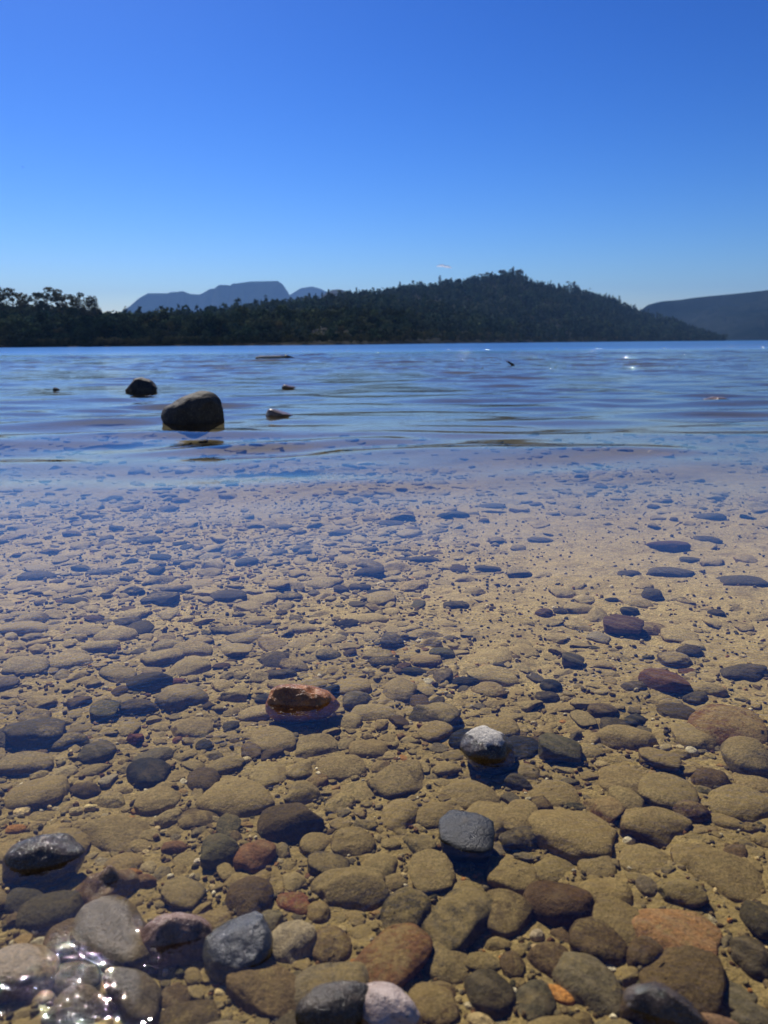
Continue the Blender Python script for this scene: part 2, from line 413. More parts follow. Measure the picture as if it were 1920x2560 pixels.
# hand placed from the photograph: x, y, w, h (photo pixels), colour, silt 0-1, tilt of the long axis in degrees, shape, lift (stone height above bed as a factor), label or None
S = '''757 1775 160 84 rustx .0 -8 angular 1.5 shiny orange-brown rock breaking the surface with a dark hollow in its top
1212 1893 128 80 whitecap .0 -6 angular 1.5 wet dark rock above the surface with a dry white cap
1678 1420 104 20 slate .0 -4 slab 1 smooth blue-grey dome awash with thin bright ripple lines along its edge
1854 1447 102 30 slate .1 -5 flat 1 blue-grey mottled stone beside the smooth awash dome
1669 1356 87 30 maroon .1 -6 slab 1 flat maroon slab lying beyond the smooth awash dome
1551 1565 97 46 maroon .1 -20 angular 1.3 maroon knobbly stone tilted beside a brown-grey one
1631 1561 81 31 brown .3 -8 flat 1 brown-grey oval stone touching the tilted maroon stone
1631 1477 46 25 slate .0 0 round 1.3 rounded slate stone above the tan and dark pair
1592 1496 67 25 tan .6 -8 flat 1 flat tan stone resting on a small dark one
1576 1512 40 15 black .0 0 flat 1 small dark stone tucked under the flat tan one
1813 1802 156 78 rust .35 -24 slab 1 long rusty brown slab tilting down beside a dark round end
1696 1764 84 38 dark .1 -5 flat 1 dark grey disc at the head of the long rusty slab
1734 1819 90 54 grey .6 -8 flat 1 silt-dusted grey stone under the long rusty slab
1663 1695 104 45 rust .2 -14 slab 1.2 reddish brown stone with an orange patch and dark front edge
1868 1669 98 30 slate .1 -8 angular 1 low pointed slate stone near the edge of the sand
1427 1643 55 33 green .1 -14 angular 1.2 greenish triangular stone standing alone on sand
1378 1703 49 28 black .0 0 round 1.3 small black stone stacked above a dark flat one
1368 1725 58 25 dark .1 -10 flat 1 dark flat stone just under the small black one
1096 1774 133 72 grey .35 -6 angular 1 large grey stone with a broken shadowed corner beyond the white-capped rock
1168 1841 81 50 black .0 -6 round 1.2 black stone right behind the white-capped rock
1388 1866 104 64 green .1 -6 angular 1.2 blackish green rough stone across sand from the white-capped rock
375 1697 100 38 dark .1 8 slab 1.3 long dark stone with a small red stone at its tip
443 1691 35 17 red .0 0 round 1.2 small red stone at the tip of a long dark stone
340 1832 43 24 red .1 0 angular 1.2 dull red stone among dark pebbles
85 1818 113 58 slate .2 18 slab 1.1 big slate stone tilted among dark stones near the picture edge
1158 2100 132 104 black .0 -4 angular 1.4 shiny blackish green rock just breaking the surface
729 2046 146 80 brown .25 -4 slab 1.6 thick brown flat-topped stone with a black front side
599 1974 168 88 tan .85 -12 slab 1 large pale silt-covered slab behind the thick brown stone
366 1923 95 56 black .1 -6 slab 1.4 black blocky stone behind the big silty stones
638 2129 80 66 brick .15 -6 angular 1.1 brick orange squarish stone
114 2156 153 66 paletip .0 14 flat 1.6 long dark wet rock at the surface with a pale dry tip
269 2198 156 116 knob .0 -8 angular 1.7 brown wet rock with a crusty pale knob on top
443 2345 158 100 pinkround .0 -4 round 1.7 round shiny pinkish brown stone above the surface
596 2362 140 112 slatedisc .0 35 flat 1.8 shiny dark slate disc leaning above the surface
731 2327 107 84 pale .2 -6 round 1.2 pale greenish grey rounded stone beside the leaning slate disc
826 2336 90 78 tan .3 0 round 1 tan rounded stone between two paler ones
664 2446 113 120 tan .2 60 flat 1.1 tan stone standing on end in front of the leaning disc
820 2437 211 125 grey .3 14 round 1.1 largest grey-brown boulder in the foreground
972 2368 128 160 brick .3 -52 flat 1 orange-tan elongated stone slanting beside the largest foreground boulder
304 2332 145 150 brown .25 70 angular 1.1 mottled reddish brown stone beside the shiny pinkish one
179 2329 104 64 brown .2 8 flat 1.1 smooth brown stone with a pale tan pebble at its side
105 2342 50 29 pale .1 6 round 1.5 pale tan pebble beside the smooth brown stone
335 2468 93 115 slate .05 60 angular 1.4 dark wet slate chunk washed by glinting water
842 2530 156 66 wetblack .0 6 round 1.7 dark shiny boulder cut by the bottom edge
962 2545 150 90 pinkpale .0 -20 round 1.6 pale pinkish white stone above the water at the bottom edge
40 2420 150 84 tan .2 14 flat 1.3 tan wet stone by the glinting shallows
870 2202 181 88 grey .55 8 angular 1 wide grey-brown stone behind the rounded pale ones
729 2227 60 112 red .25 82 slab 1 long reddish stone standing away from the viewer
532 2283 116 64 brown .4 0 angular 1 brown stone behind the leaning slate disc
625 2217 104 92 brown .2 20 round 1.2 round brown stone below the brick orange one
449 2208 100 70 grey .4 -10 angular 1 silty grey-brown broken stone behind the round brown stone
360 2182 50 27 rust .1 -6 round 1.2 small orange-brown pebble next to the knobbed rock
331 2162 38 20 orange .0 -6 round 1.2 little orange pebble next to the knobbed rock
275 2285 40 22 pale .0 22 flat 1.3 little pale grey pebble in front of the knobbed rock
1429 2052 176 112 tan .9 -26 slab 1 biggest silt-covered tan slab on the sandy side
1392 1967 101 56 tan .85 -8 flat 1 rounded silty slab behind the biggest tan slab
1301 2013 81 64 tan .85 -40 flat 1 silty oval beside the biggest tan slab
1212 2030 104 88 tan .8 -40 flat 1 silty elongated stone under the white-capped rock
1517 2003 107 62 rust .45 -24 angular 1 rust-brown ridged stone beside the biggest tan slab
1646 2053 145 82 brown .55 -20 angular 1 two-tone stone dark behind and silty in front
1672 1957 121 78 grey .6 -25 flat 1 silty grey stone behind the two-tone stone
1729 2015 75 42 maroon .25 -8 round 1.1 purplish brown smooth oval stone
1854 1983 133 68 grey .7 -16 slab 1 long silty slab with a black front edge
1865 1880 100 72 grey .45 -12 round 1.1 large rounded grey-brown stone at the far sandy edge
1397 2237 145 92 choc .15 -28 flat 1.7 chocolate brown smooth oval stone standing proud
1540 2277 126 92 brown .45 -30 angular 1 rough dark and tan stone behind the orange one
1139 2277 140 132 dark .35 -50 angular 1.1 large dark square stone in the foreground centre
1013 2248 107 93 dark .3 -20 round 1 dark grey round stone beside the large dark square one
1258 2259 110 84 brown .35 -45 slab 1.1 narrow dark brown stone slanting between larger ones
1692 2305 160 108 tanx .4 -34 slab 1.2 long tan-orange stone tilted toward the corner
1497 2332 113 75 brown .25 -24 flat 1.1 dark brown stone in front of the chocolate oval
1647 2342 92 50 orange .15 -30 flat 1 orange stone pinned under the long tan-orange one
1615 2359 67 61 brown .1 -40 round 1.3 small dark brown stone overlapping the orange one
1382 2379 93 67 brown .2 6 slab 1.1 squat brown block before the chocolate oval
1476 2436 119 130 grey .25 40 round 1.1 round speckled grey stone in the foreground
1226 2457 104 90 dark .1 10 round 1.3 smooth dark grey round stone in the foreground
1339 2476 78 75 slate .2 -40 round 1 slate stone between the two round foreground ones
1395 2450 42 60 orange .2 70 flat 1 yellow-orange sliver between the two round foreground stones
1562 2463 41 84 brown .1 80 flat 1.2 narrow brown stone beside the round speckled grey one
1662 2515 156 96 wetbrown .0 -14 round 1.6 dark brown wet boulder at the bottom edge with a pale top
1703 2425 150 125 brown .25 -38 slab 1.2 dark brown slanting stone with a rusty red stripe
1802 2545 121 56 pink .15 -8 round 1.2 pinkish red stone at the bottom corner
1890 2537 80 64 slate .1 -30 round 1.2 blue-green slate stone at the bottom corner
1812 2164 170 86 brown .6 -20 slab 1 wide two-colour slab near the picture edge
1311 2080 95 50 dark .25 6 angular 1 dark leaf-shaped stone beside the biggest tan slab
1390 2146 67 80 green .6 -60 flat 1 silty egg-shaped stone below the biggest tan slab
433 2097 55 24 rust .1 0 flat 1.1 flat rust-brown pebble behind the dark green one
550 2112 95 60 green .15 20 angular 1.1 dark green-grey stone beside the brick orange one
1090 2020 110 68 brown .5 14 round 1 brown silty mound left of the silty elongated stone
1000 2010 84 80 tan .8 -14 round 1 silt-covered boulder between the slabs
681 1830 101 56 tan .8 14 flat 1 silt-covered flat stone in front of the orange-brown rock
475 1803 104 56 brown .7 14 angular 1 silty brown stone with a dark rim
1000 1708 82 56 grey .5 -6 round 1 wide grey-brown rounded stone beyond the large grey one
1110 1679 52 38 grey .2 -30 angular 1.1 light grey wedge beside the wide grey-brown stone
1167 1694 67 26 black .0 -4 flat 1.2 flat black stone beside the light grey wedge
1034 1662 61 16 black .1 0 flat 1 thin black stone beyond the light grey wedge
681 1641 78 40 dark .2 8 angular 1 dark peaked stone beyond the orange-brown rock
925 1423 75 26 dark .1 4 slab 1 long dark grey stone out in the blue-tinted shallows
284 2068 150 76 brown .55 12 slab 1 broad silty brown slab behind the knobbed rock
1880 2365 70 66 dark .1 0 round 1.1 dark stone cut by the picture edge
881 2476 24 34 red .0 60 round 1.2 tiny bright orange-red pebble against the largest boulder
1203 2522 38 44 cream .0 60 round 1.2 tiny yellow-white pebble near the bottom
1342 2345 36 15 cream .0 0 round 1.2 cream yellow pebble before the narrow dark brown stone
1343 2311 34 22 pale .0 20 round 1.2 pale pebble above the cream yellow one
1575 2078 27 17 white .0 -20 round 1.2 white pebble in front of the rust-brown ridged stone
1516 2072 18 15 white .0 0 round 1.2 tiny white chip beside the biggest tan slab
1731 1858 25 18 white .0 0 round 1.3 white pebble under the silt-dusted grey stone
495 2131 24 16 white .0 20 round 1.3 white pebble near the dark green-grey stone
187 2005 28 14 cream .0 12 flat 1.2 cream pebble paired beside a yellower one
224 1995 27 13 cream .0 12 flat 1.2 yellower cream pebble of a close pair
1148 1834 20 16 orange .0 0 round 1.2 little yellow-orange pebble behind the white-capped rock
93 1891 34 15 orange .0 12 flat 1.2 thin orange pebble among dark silty stones
262 1704 16 9 white .0 0 round 1.2 tiny white pebble near the long dark stone
35 2052 40 18 orange .0 0 flat 1.1 small orange pebble at the picture edge'''
# further stones, described by their colour and where they lie
S2 = '''301 1712 45 26 brown .1 10 round|257 1760 70 44 green .2 10 angular|343 1750 84 36 dark .2 0 round|707 1670 66 22 dark .1 6 flat|664 1729 55 22 black .1 -6 flat|576 1797 41 25 dark 0 0 round
20 1825 60 48 slate .1 20 round|240 1858 75 40 green .1 6 flat|160 1840 105 36 dark .3 8 flat|568 1480 84 28 slate .2 4 flat|900 1456 52 20 dark .1 0 flat|852 1461 38 20 dark 0 0 round
350 1557 58 27 dark .1 0 flat|315 1541 70 15 dark .1 4 flat|184 1491 56 16 dark 0 0 flat|577 1562 95 24 dark .3 0 slab|373 1343 52 18 slate .1 4 flat|615 1393 55 17 slate 0 0 flat|459 1395 48 12 slate 0 0 flat|400 1382 50 12 dark 0 0 flat
442 1828 23 17 red .1 0 round|509 1844 40 26 black .1 0 round|626 1856 55 38 brown .2 0 angular|1572 1423 55 13 slate 0 -4 flat|1530 1487 30 11 black 0 0 flat|1361 1519 43 20 maroon 0 0 round|1402 1516 36 16 dark 0 0 round|1453 1510 78 27 grey .5 0 flat
1687 1630 68 31 brown .4 -6 flat|1725 1614 55 28 dark .2 -30 round|1586 1699 55 22 dark .2 10 flat|1770 1708 81 33 grey .7 -6 round|1507 1755 64 28 brown .2 -8 flat|1588 1782 41 37 black .1 -50 round|1546 1799 78 34 dark .2 -16 flat
1064 1634 75 30 rust .5 -4 flat|1105 1617 58 24 green .1 -8 flat|1469 1856 64 34 grey .7 0 flat|980 1587 60 36 dark .2 0 angular|211 1955 64 34 brown .2 -6 round|498 2020 93 52 brown .3 8 flat|567 2042 58 50 green .2 0 angular|390 1976 96 54 brown .7 10 flat
1777 1929 78 44 brown .2 -10 round|1491 2140 78 50 grey .6 -10 flat|1518 2203 104 52 tan .75 -8 flat|1614 2129 100 60 tan .8 -30 flat|1700 2205 110 48 green .5 -14 angular|1903 2265 70 60 dark .2 0 round|1281 2378 52 52 brown .2 0 round
120 2250 120 60 dark .1 8 flat|60 2230 90 56 slate .1 0 round|180 2420 110 60 slate .1 10 angular|200 2500 130 70 grey .1 0 angular|470 2520 120 66 brown .2 10 flat|560 2560 120 60 grey .2 0 round|1120 2380 110 90 grey .45 10 round|1080 2480 110 80 brown .4 0 angular
1560 2560 110 60 grey .4 0 flat|1380 2560 150 70 grey .5 0 round|90 1960 120 60 brown .6 16 flat|60 1890 110 46 grey .5 10 flat|150 2090 110 60 brown .5 14 flat|760 1965 90 50 grey .6 0 angular|850 1900 110 56 brown .65 10 flat|920 1850 90 44 brown .6 0 flat
810 2140 100 62 dark .35 4 angular|880 2080 96 56 brown .5 0 flat|950 2140 80 60 grey .6 0 round|1280 2160 110 70 tan .7 -20 flat|1740 2120 90 54 brown .5 -20 flat|1640 1880 96 52 brown .5 -16 angular|1560 1930 110 60 tan .7 -14 flat|1320 1910 60 40 grey .5 0 round
1240 1800 100 50 brown .7 -10 flat|960 1640 70 26 dark .2 0 flat|880 1700 86 40 brown .7 10 flat|820 1620 60 24 green .3 0 flat|180 1640 90 36 brown .6 6 flat|60 1650 90 40 grey .5 6 flat|250 1600 80 30 grey .6 6 flat|480 1610 90 34 grey .65 6 flat
640 1540 70 22 grey .5 0 flat|760 1560 72 26 grey .6 0 flat|720 1480 64 20 dark .3 0 flat|440 1460 70 18 slate .2 0 flat|60 1560 100 34 grey .6 6 flat|90 1430 80 20 slate .1 0 flat|260 1420 80 18 slate .2 0 flat|1140 1500 60 18 dark .2 0 flat
1220 1410 62 16 slate .1 0 flat|1060 1390 70 18 slate .1 0 flat|1770 1340 60 14 dark .1 0 flat|1730 1390 50 14 slate .1 -4 flat|1865 1388 50 24 tan .5 0 round|980 1300 60 14 slate 0 0 flat|700 1310 60 14 slate 0 0 flat|1350 1340 60 12 slate 0 0 flat|1775 1285 66 18 slate 0 0 flat|1230 1258 60 12 slate 0 0 flat'''

def project_stone(px, py, w, h, shape, lift):
    p = at_z(px, py, -0.02)
    for _ in range(4):
        zb = float(bed_z(np.array([p.x]), np.array([p.y]))[0]); p = at_z(px, py, zb + .012)
    dist = (p - Vector((0, 0, CAM_H))).length; a = math.asin((CAM_H - p.z) / dist)
    width = w * dist / F0; s = h * dist / F0
    ht = width * {'round': .42, 'flat': .30, 'angular': .40, 'slab': .28}[shape] * lift
    ht = min(ht, .78 * s / math.cos(a))
    L = math.sqrt(max(s * s - (ht * math.cos(a)) ** 2, 0)) / math.sin(a)
    L = min(max(L, .6 * width), 1.7 * width)
    return p, width, L, ht, zb

stones = []      # dict of every stone with a place of its own
def add_stone(px, py, w, h, colk, silt, rot, shape, lift, label):
    p, wd, L, ht, zb = project_stone(px, py, w, h, shape, lift); wd *= 1.12; L *= 1.1
    stones.append(dict(x=p.x, y=p.y, w=wd, L=L, h=ht, zb=zb, col=colk, silt=min(1, silt + (.22 if lift <= 1.1 else .05)), rot=math.radians(rot), shape=shape, lift=lift, label=label, px=w, hand=True))
for ln in S.splitlines():
    t = ln.split(' '); add_stone(*map(float, t[:4]), t[4], float(t[5]), float(t[6]), t[7], float(t[8]), ' '.join(t[9:]))
for ln in S2.splitlines():
    for it in ln.split('|'):
        t = it.split(); add_stone(*map(float, t[:4]), t[4], float(t[5]), float(t[6]), t[7], 1.0, None)

# fill the gaps between them
cell = {}
def ck(x, y): return int(x // .05), int(y // .05)
def occ(x, y, r):
    i, j = ck(x, y); n = int(r // .05) + 2
    for a in range(i - n, i + n + 1):
        for b in range(j - n, j + n + 1):
            for (qx, qy, qr) in cell.get((a, b), ()):
                if (qx - x) ** 2 + (qy - y) ** 2 < (qr + r) ** 2 * .72: return True
    return False
def put(x, y, r): cell.setdefault(ck(x, y), []).append((x, y, r))
for s in stones: put(s['x'], s['y'], .42 * (s['w'] + s['L']) / 2)

def dens(x, y):
    d = .50 + .9 * float(vn2(np.array([x * 2.2]), np.array([y * 1.6]), 21)[0])
    n_ = .5 * float(fbm2(np.array([x * 3.1]), np.array([y * 2.7]), 91, 3)[0])
    sm = lambda a, b, v: max(0, min(1, (v - a) / (b - a)))
    d -= .24 * sm(-.15, .25, x + n_) * sm(1.0, 1.35, y + n_) * (1 - sm(2.0, 2.9, y + n_))
    if x > .2 and y < .62: d -= .2
    if x < 0: d += .12
    if y < .9: d += .15
    if y > 2.2: d -= .18
    return d
fill = []
cols = ['dark'] * 5 + ['slate'] * 4 + ['grey'] * 5 + ['brown'] * 7 + ['green'] * 3 + ['black'] * 2 + ['tan'] * 5 + ['rust'] * 1 + ['maroon'] + ['pale']
for size, tries in ((.055, 2600), (.036, 5000), (.022, 9000), (.014, 15000), (.0085, 30000)):
    for _ in range(tries):
        y = .33 + 3.2 * R.random() ** (1.5 if size > .012 else 2.0)
        if size > .03 and R.random() < .30: y = R.uniform(2, 5.2) 
        x = R.uniform(-1, 1) * (.16 + .62 * y)
        if R.random() > dens(x, y): continue
        if size < .03 and x > .1 and 1.2 < y < 2.8 and R.random() < .72: continue
        w = size * R.uniform(.7, 1.5) * (1 + .35 * max(0, y - 2) / 3)
        asp = R.uniform(.6, .95); r = .45 * w * (1 + asp) / 2
        if occ(x, y, r): continue
        put(x, y, r)
        ck_ = R.choice(cols)
        if size < .015:
            q = R.random()
            if q < .035: ck_ = 'white'
            elif q < .07: ck_ = 'cream'
            elif q < .11: ck_ = 'orange'
            elif q < .13: ck_ = 'red'
        if size < .03 and ck_ in ('dark', 'slate', 'black', 'green'): ck_ = R.choice(['grey', 'brown', 'tan', 'grey', 'green'])
        silt = min(1, max(0, R.gauss(.85, .15) if R.random() < .82 else R.gauss(.3, .12))) if size > .015 else R.uniform(.35, .95)
        if ck_ == 'tan': silt = max(silt, .7)
        if y > 3.2: silt *= .8
        shape = R.choice(['round', 'flat', 'flat', 'angular', 'slab'])
        hfac = {'round': .45, 'flat': .3, 'angular': .4, 'slab': .28}[shape] * R.uniform(.5, .95)
        zb = float(bed_z(np.array([x]), np.array([y]))[0])
        q = to_px((x, y, zb)); ppx = w / q[2] * F0 if q[2] > 0 else 0
        inside = -20 < q[0] < 1940 and q[1] < 2590
        fill.append(dict(x=x, y=y, w=w, L=w * asp, h=w * hfac, zb=zb, col=ck_, silt=silt, rot=R.uniform(-1.4, 1.4), shape=shape, lift=1, label=None, px=ppx if inside else 0, hand=False))
for s in fill: s['h'] = min(s['h'], -s['zb'] * .85 + .004) if s['zb'] < 0 else s['h']
fill.sort(key=lambda s: -s['px'] * math.sqrt(max(.05, (CAM_H) / math.hypot(s['y'], CAM_H))))
n_own = max(0, 298 - len(stones))
own = stones + fill[:n_own]; mass = fill[n_own:]
print('stones', len(stones), 'fill', len(fill))

# ---- labels for stones that have none: colour, shape and place beside a stone one can name
REFS = [('the orange-brown surface rock', 0), ('the white-capped rock', 1), ('the smooth awash dome', 2), ('the tilted maroon stone', 5), ('the long rusty slab', 10),
        ('the greenish triangular stone', 15), ('the large broken grey stone', 18), ('the long dark stone', 21), ('the thick brown flat-topped stone', 26),
        ('the shiny blackish green rock', 25), ('the brick orange stone', 29), ('the knobbed rock', 31), ('the round pinkish stone', 32), ('the leaning slate disc', 33),
        ('the largest foreground boulder', 37), ('the biggest tan slab', 54), ('the chocolate brown oval', 64), ('the long tan-orange stone', 69), ('the round speckled stone', 74),
        ('the two-colour edge slab', 83), ('the big tilted slate stone', 24), ('the long dark grey shallows stone', 97), ('the broad silty brown slab', 98), ('the purplish oval stone', 61)]
ORD = ['nearest', 'second', 'third', 'fourth', 'fifth', 'sixth', 'seventh', 'eighth', 'ninth', 'tenth', 'eleventh', 'twelfth', 'thirteenth', 'fourteenth', 'fifteenth']
buckets = {}
for s in own:
    if s['label']: continue
    best = min(REFS, key=lambda r: math.hypot(s['x'] - stones[r[1]]['x'], (s['y'] - stones[r[1]]['y']) * .8))
    q = stones[best[1]]; dx = s['x'] - q['x']; dy = s['y'] - q['y']
    side = ('right of' if dx > 0 else 'left of') if abs(dx) > abs(dy) else ('beyond' if dy > 0 else 'in front of')
    cn = 'silt-covered ' + ('tan' if s['silt'] > .8 else NAMES.get(s['col'], 'grey')) if s['silt'] > .6 else NAMES.get(s['col'], 'grey')
    buckets.setdefault((cn, side, best[0]), []).append((math.hypot(dx, dy), s))
for (cn, side, rf), lst in buckets.items():
    lst.sort(key=lambda t: t[0])
    for i, (_, s) in enumerate(lst):
        sh = {'round': 'rounded', 'flat': 'flattish', 'angular': 'angular', 'slab': 'slab-like'}[s['shape']]
        s['label'] = f"{sh} {cn} stone, {ORD[i]} such {side} {rf}"

# ---- special stones get shapes and colours of their own
def wet_rock(name, dark, light, cap=None, capz=.01, fleck=(.4, .36, .28)):
    T = NT(name); g = T.pos()
    c = T.mix(T.rng(T.noise(60, 4, .65), .35, .68, 0, 1), dark, light)
    c = T.mix(T.rng(T.noise(480, 3, .7), .55, .75, 0, .35), c, fleck)
    c = T.mix(T.rng(T.noise(330, 2, .6), .6, .72, 0, .7), c, (.015, .012, .01))
    z = T.sep(g)[2]
    if cap:
        lay = T.math('ADD', z, T.math('MULTIPLY', T.math('SUBTRACT', T.noise(55, 5, .65), .5), .026))
        f = T.rng(lay, capz, capz + .0025, 0, 1)
        c = T.mix(f, c, T.mix(T.rng(T.noise(500, 2, .6), .35, .7, 0, 1), tuple(x * .6 for x in cap), cap))
        T.l.new(T.rng(f, 0, 1, .10, .9), T.p.inputs['Roughness'])
    else:
        T.l.new(T.rng(T.noise(90, 3, .6), .3, .7, .08, .35), T.p.inputs['Roughness'])
    T.l.new(c, T.p.inputs['Base Color']); T.p.inputs['Specular IOR Level'].default_value = .5
    bh = T.math('ADD', T.math('MULTIPLY', T.noise(300, 4, .75), .0016), T.math('MULTIPLY', T.noise(80, 5, .65), .006))
    b = T.new('ShaderNodeBump', i_Height=bh, i_Distance=1.0, i_Strength=.75)
    T.l.new(b.outputs[0], T.p.inputs['Normal']); return T.m
SPECIAL = {
 'rustx': (wet_rock('orange_rock', (.20, .075, .03), (.55, .22, .055), fleck=(.35, .2, .12)), .019),
 'whitecap': (wet_rock('white_capped_rock', (.035, .03, .028), (.10, .075, .055), (.66, .61, .52), .0125), .021),
 'paletip': (wet_rock('pale_tip_rock', (.03, .022, .017), (.11, .08, .055), (.42, .34, .25), .014), .015),
 'knob': (wet_rock('knob_rock', (.10, .06, .035), (.28, .18, .10), (.55, .45, .34), .013), .010),
 'pinkround': (wet_rock('pink_brown_rock', (.15, .085, .055), (.34, .21, .15)), .014),
 'slatedisc': (wet_rock('slate_disc', (.05, .052, .055), (.13, .125, .12)), .014),
 'wetblack': (wet_rock('black_wet_rock', (.03, .025, .018), (.12, .09, .055)), .016),
 'pinkpale': (wet_rock('pale_pink_rock', (.40, .29, .23), (.62, .50, .42)), .014),
 'wetbrown': (wet_rock('brown_wet_rock', (.035, .025, .018), (.13, .09, .055), (.28, .22, .17), .016), .014),
 'choc': (None, None), 'tanx': (None, None)}
PAL['choc'] = (.075, .045, .026); PAL['tanx'] = (.26, .15, .075)
GRP = 'stones lying in the clear shallows'
for i, s in enumerate(own):
    k = s['col']; sp = SPECIAL.get(k, (None, None))
    sx, sy, sz = s['w'] / 2, s['L'] / 2, s['h'] * .75
    if sp[0]:
        V, Fc = stone_shape(900 + i * 7, 5, 6 if s['shape'] == 'angular' else 3, .2 if s['shape'] == 'angular' else .12, 2.15, .6)
        x = V[:, 0]; y = V[:, 1]
        top = np.clip(V[:, 2], 0, 1)
        if k == 'rustx':
            V[:, 2] = V[:, 2] * (1 - .45 * np.clip(x - .1, 0, 1)) + .0
            pit = np.exp(-(((x - .25) / .14) ** 2 + ((y + .1) / .16) ** 2)); V[:, 2] -= .2 * pit * (V[:, 2] > 0)
        if k == 'whitecap': V[:, 2] = V[:, 2] * (1 - .25 * np.clip(np.abs(x) - .3, 0, 1))
        if k == 'knob': V[:, 2] += .55 * np.exp(-((x / .26) ** 2 + (y / .26) ** 2)) * (V[:, 2] > 0); V[:, 2] *= .75
        if k == 'slatedisc': V[:, 2] += .35 * x
        o = mesh_np('stone', V, Fc, mat=sp[0])
        # top of the rock stands clear of the water
        top_z = sp[1]; sz = max(sz, (top_z - s['zb']) * .62)
        o.location = (s['x'], s['y'], top_z - sz * (V[:, 2].max()))
    else:
        me = proto(s['shape'], i)
        o = bpy.data.objects.new('stone' if s['w'] > .03 else 'pebble', me); COL.objects.link(o)
        sink = (.64 if s['silt'] > .5 else .52) if s['lift'] <= 1.05 else .25
        zc = s['zb'] + sz * (1 - 2 * sink) * .6
        top = zc + sz
        lim = .005 if s['label'] and ('surface' in s['label'] or 'above' in s['label'] ) else (-.0035)
        if s['y'] < .62 and s['x'] < -.12: lim = .006
        if top > lim: zc = lim - sz
        if s['label'] and 'breaking' in s['label']: zc = .009 - sz
        tp = zc + sz; sz = max(sz, (tp - s['zb'] + .006) / 2); zc = tp - sz
        o.location = (s['x'], s['y'], zc)
        c = PAL[k]; j = 1 + R.uniform(-.25, .3)
        o.color = (c[0] * j, c[1] * j * R.uniform(.95, 1.05), c[2] * j, s['silt'])
    o.scale = (sx, sy, sz)
    o.rotation_euler = (R.uniform(-.12, .12), R.uniform(-.12, .12), s['rot'] * .9 if s['hand'] else s['rot'])
    tag(o, s['label'], 'stone' if s['w'] > .03 else 'pebble', GRP)

# ---- everything smaller: one object of pebbles
def build_mass(lst, name, lod):
    Vs, Fs, Cs = [], [], []; off = 0
    protos = {}
    for s in lst:
        l = lod(s); key = (l, R.randrange(12))
        if key not in protos:
            V, Fc = stone_shape(300 + key[1] * 13 + l, l, 8, .2, 2.5, .58, flat=key[1] % 3 > 0); protos[key] = (V, Fc)
        V, Fc = protos[key]; a = s['rot']; c_, s_ = math.cos(a), math.sin(a)
        sz = s['h'] * .75; sink = s.get('sink', .62 if s['silt'] > .5 or s['w'] < .02 else .5)
        x = V[:, 0] * s['w'] / 2; y = V[:, 1] * s['L'] / 2; z = V[:, 2] * sz + (V[:, 0] * R.uniform(-.3, .3) + V[:, 1] * R.uniform(-.3, .3)) * sz
        zc = s['zb'] + sz * (1 - 2 * sink)
        if s['x'] > -.1 or s['y'] > .6: zc = min(zc, -.003 - sz)
        Vs.append(np.stack([x * c_ - y * s_ + s['x'], x * s_ + y * c_ + s['y'], z + zc], -1))
        Fs.append(Fc + off); off += len(V)
        c = PAL[s['col']]; j = 1 + R.uniform(-.3, .35)
        Cs.append(np.tile((c[0] * j, c[1] * j, c[2] * j, s['silt']), (len(V), 1)))
    o = mesh_np(name, np.concatenate(Vs), np.concatenate(Fs), col=np.concatenate(Cs), mat=M_PEB)
    return tag(o, kind='stuff')
build_mass(mass, 'pebbles', lambda s: 4 if s['px'] > 45 else (3 if s['px'] > 14 else 2))
grav = []
for _ in range(30000):
    y = .33 + 2.4 * R.random() ** 2.2; x = R.uniform(-1, 1) * (.16 + .6 * y)
    if R.random() > .25 + dens(x, y) or occ(x, y, .0): continue
    w = R.choice((.0025, .0035, .005)) * R.uniform(.7, 1.3) * (1 + .3 * y)
    q = R.random(); ck_ = R.choice(['dark', 'grey', 'grey', 'brown', 'brown', 'green', 'tan', 'tan', 'rust'])
    if q < .07: ck_ = 'white'
    elif q < .13: ck_ = 'cream'
    elif q < .16: ck_ = 'orange'
    zb = float(-depth(x, y)) 
    grav.append((x, y, w, ck_))
gx = np.array([g[0] for g in grav]); gy = np.array([g[1] for g in grav]); gz = bed_z(gx, gy)
grav = [dict(x=g[0], y=g[1], w=g[2], L=g[2] * .8, h=g[2] * .6, zb=float(z), col=g[3], silt=R.uniform(.1, .7), rot=R.uniform(-1.5, 1.5), sink=.45, px=1) for g, z in zip(grav, gz)]
build_mass(grav, 'gravel', lambda s: 2 if s['w'] > .006 else 1)

# ------------------------------------------------------------------ boulders and tips further out
def boulder(px0, px1, ybase, ytop, prof, matl, label, depthk=.7, name='boulder', sub=5, seed=1):
    """prof: outline heights (0-1) from one side to the other, seen from the shore"""
    c = at_z((px0 + px1) / 2, ybase, 0); D = c.y
    hw = (px1 - px0) / 2 / F0 * math.hypot(D, CAM_H); ht = (ybase - ytop) / F0 * math.hypot(D, CAM_H) * 1.0
    V, Fc = stone_shape(seed, sub, 6, .10, 2.4, .75)
    x = V[:, 0]; zt = np.interp(x, np.linspace(-1, 1, len(prof)), prof)
    z = V[:, 2]
    zz = np.where(z > 0, z ** .55 * zt, z * .55)
    r = np.sqrt(np.clip(1 - np.clip(np.abs(z), 0, 1) ** 3, .04, 1))
    cutb = np.clip(1.08 + z * .8, .45, 1)
    V = np.stack([x * hw * 1.02 * cutb, V[:, 1] * hw * depthk * cutb, zz * ht * 1.02], -1)
    V[:, 0] += .012 * hw * 12 * vn3(V / hw * 2.5 + 9, 4) ; V[:, 2] += ht * .12 * vn3(V / hw * 3 + 2, 6)
    o = mesh_np(name, V, Fc, mat=matl); o.location = (c.x, c.y + hw * depthk * .8, 0)
    return tag(o, label, name)
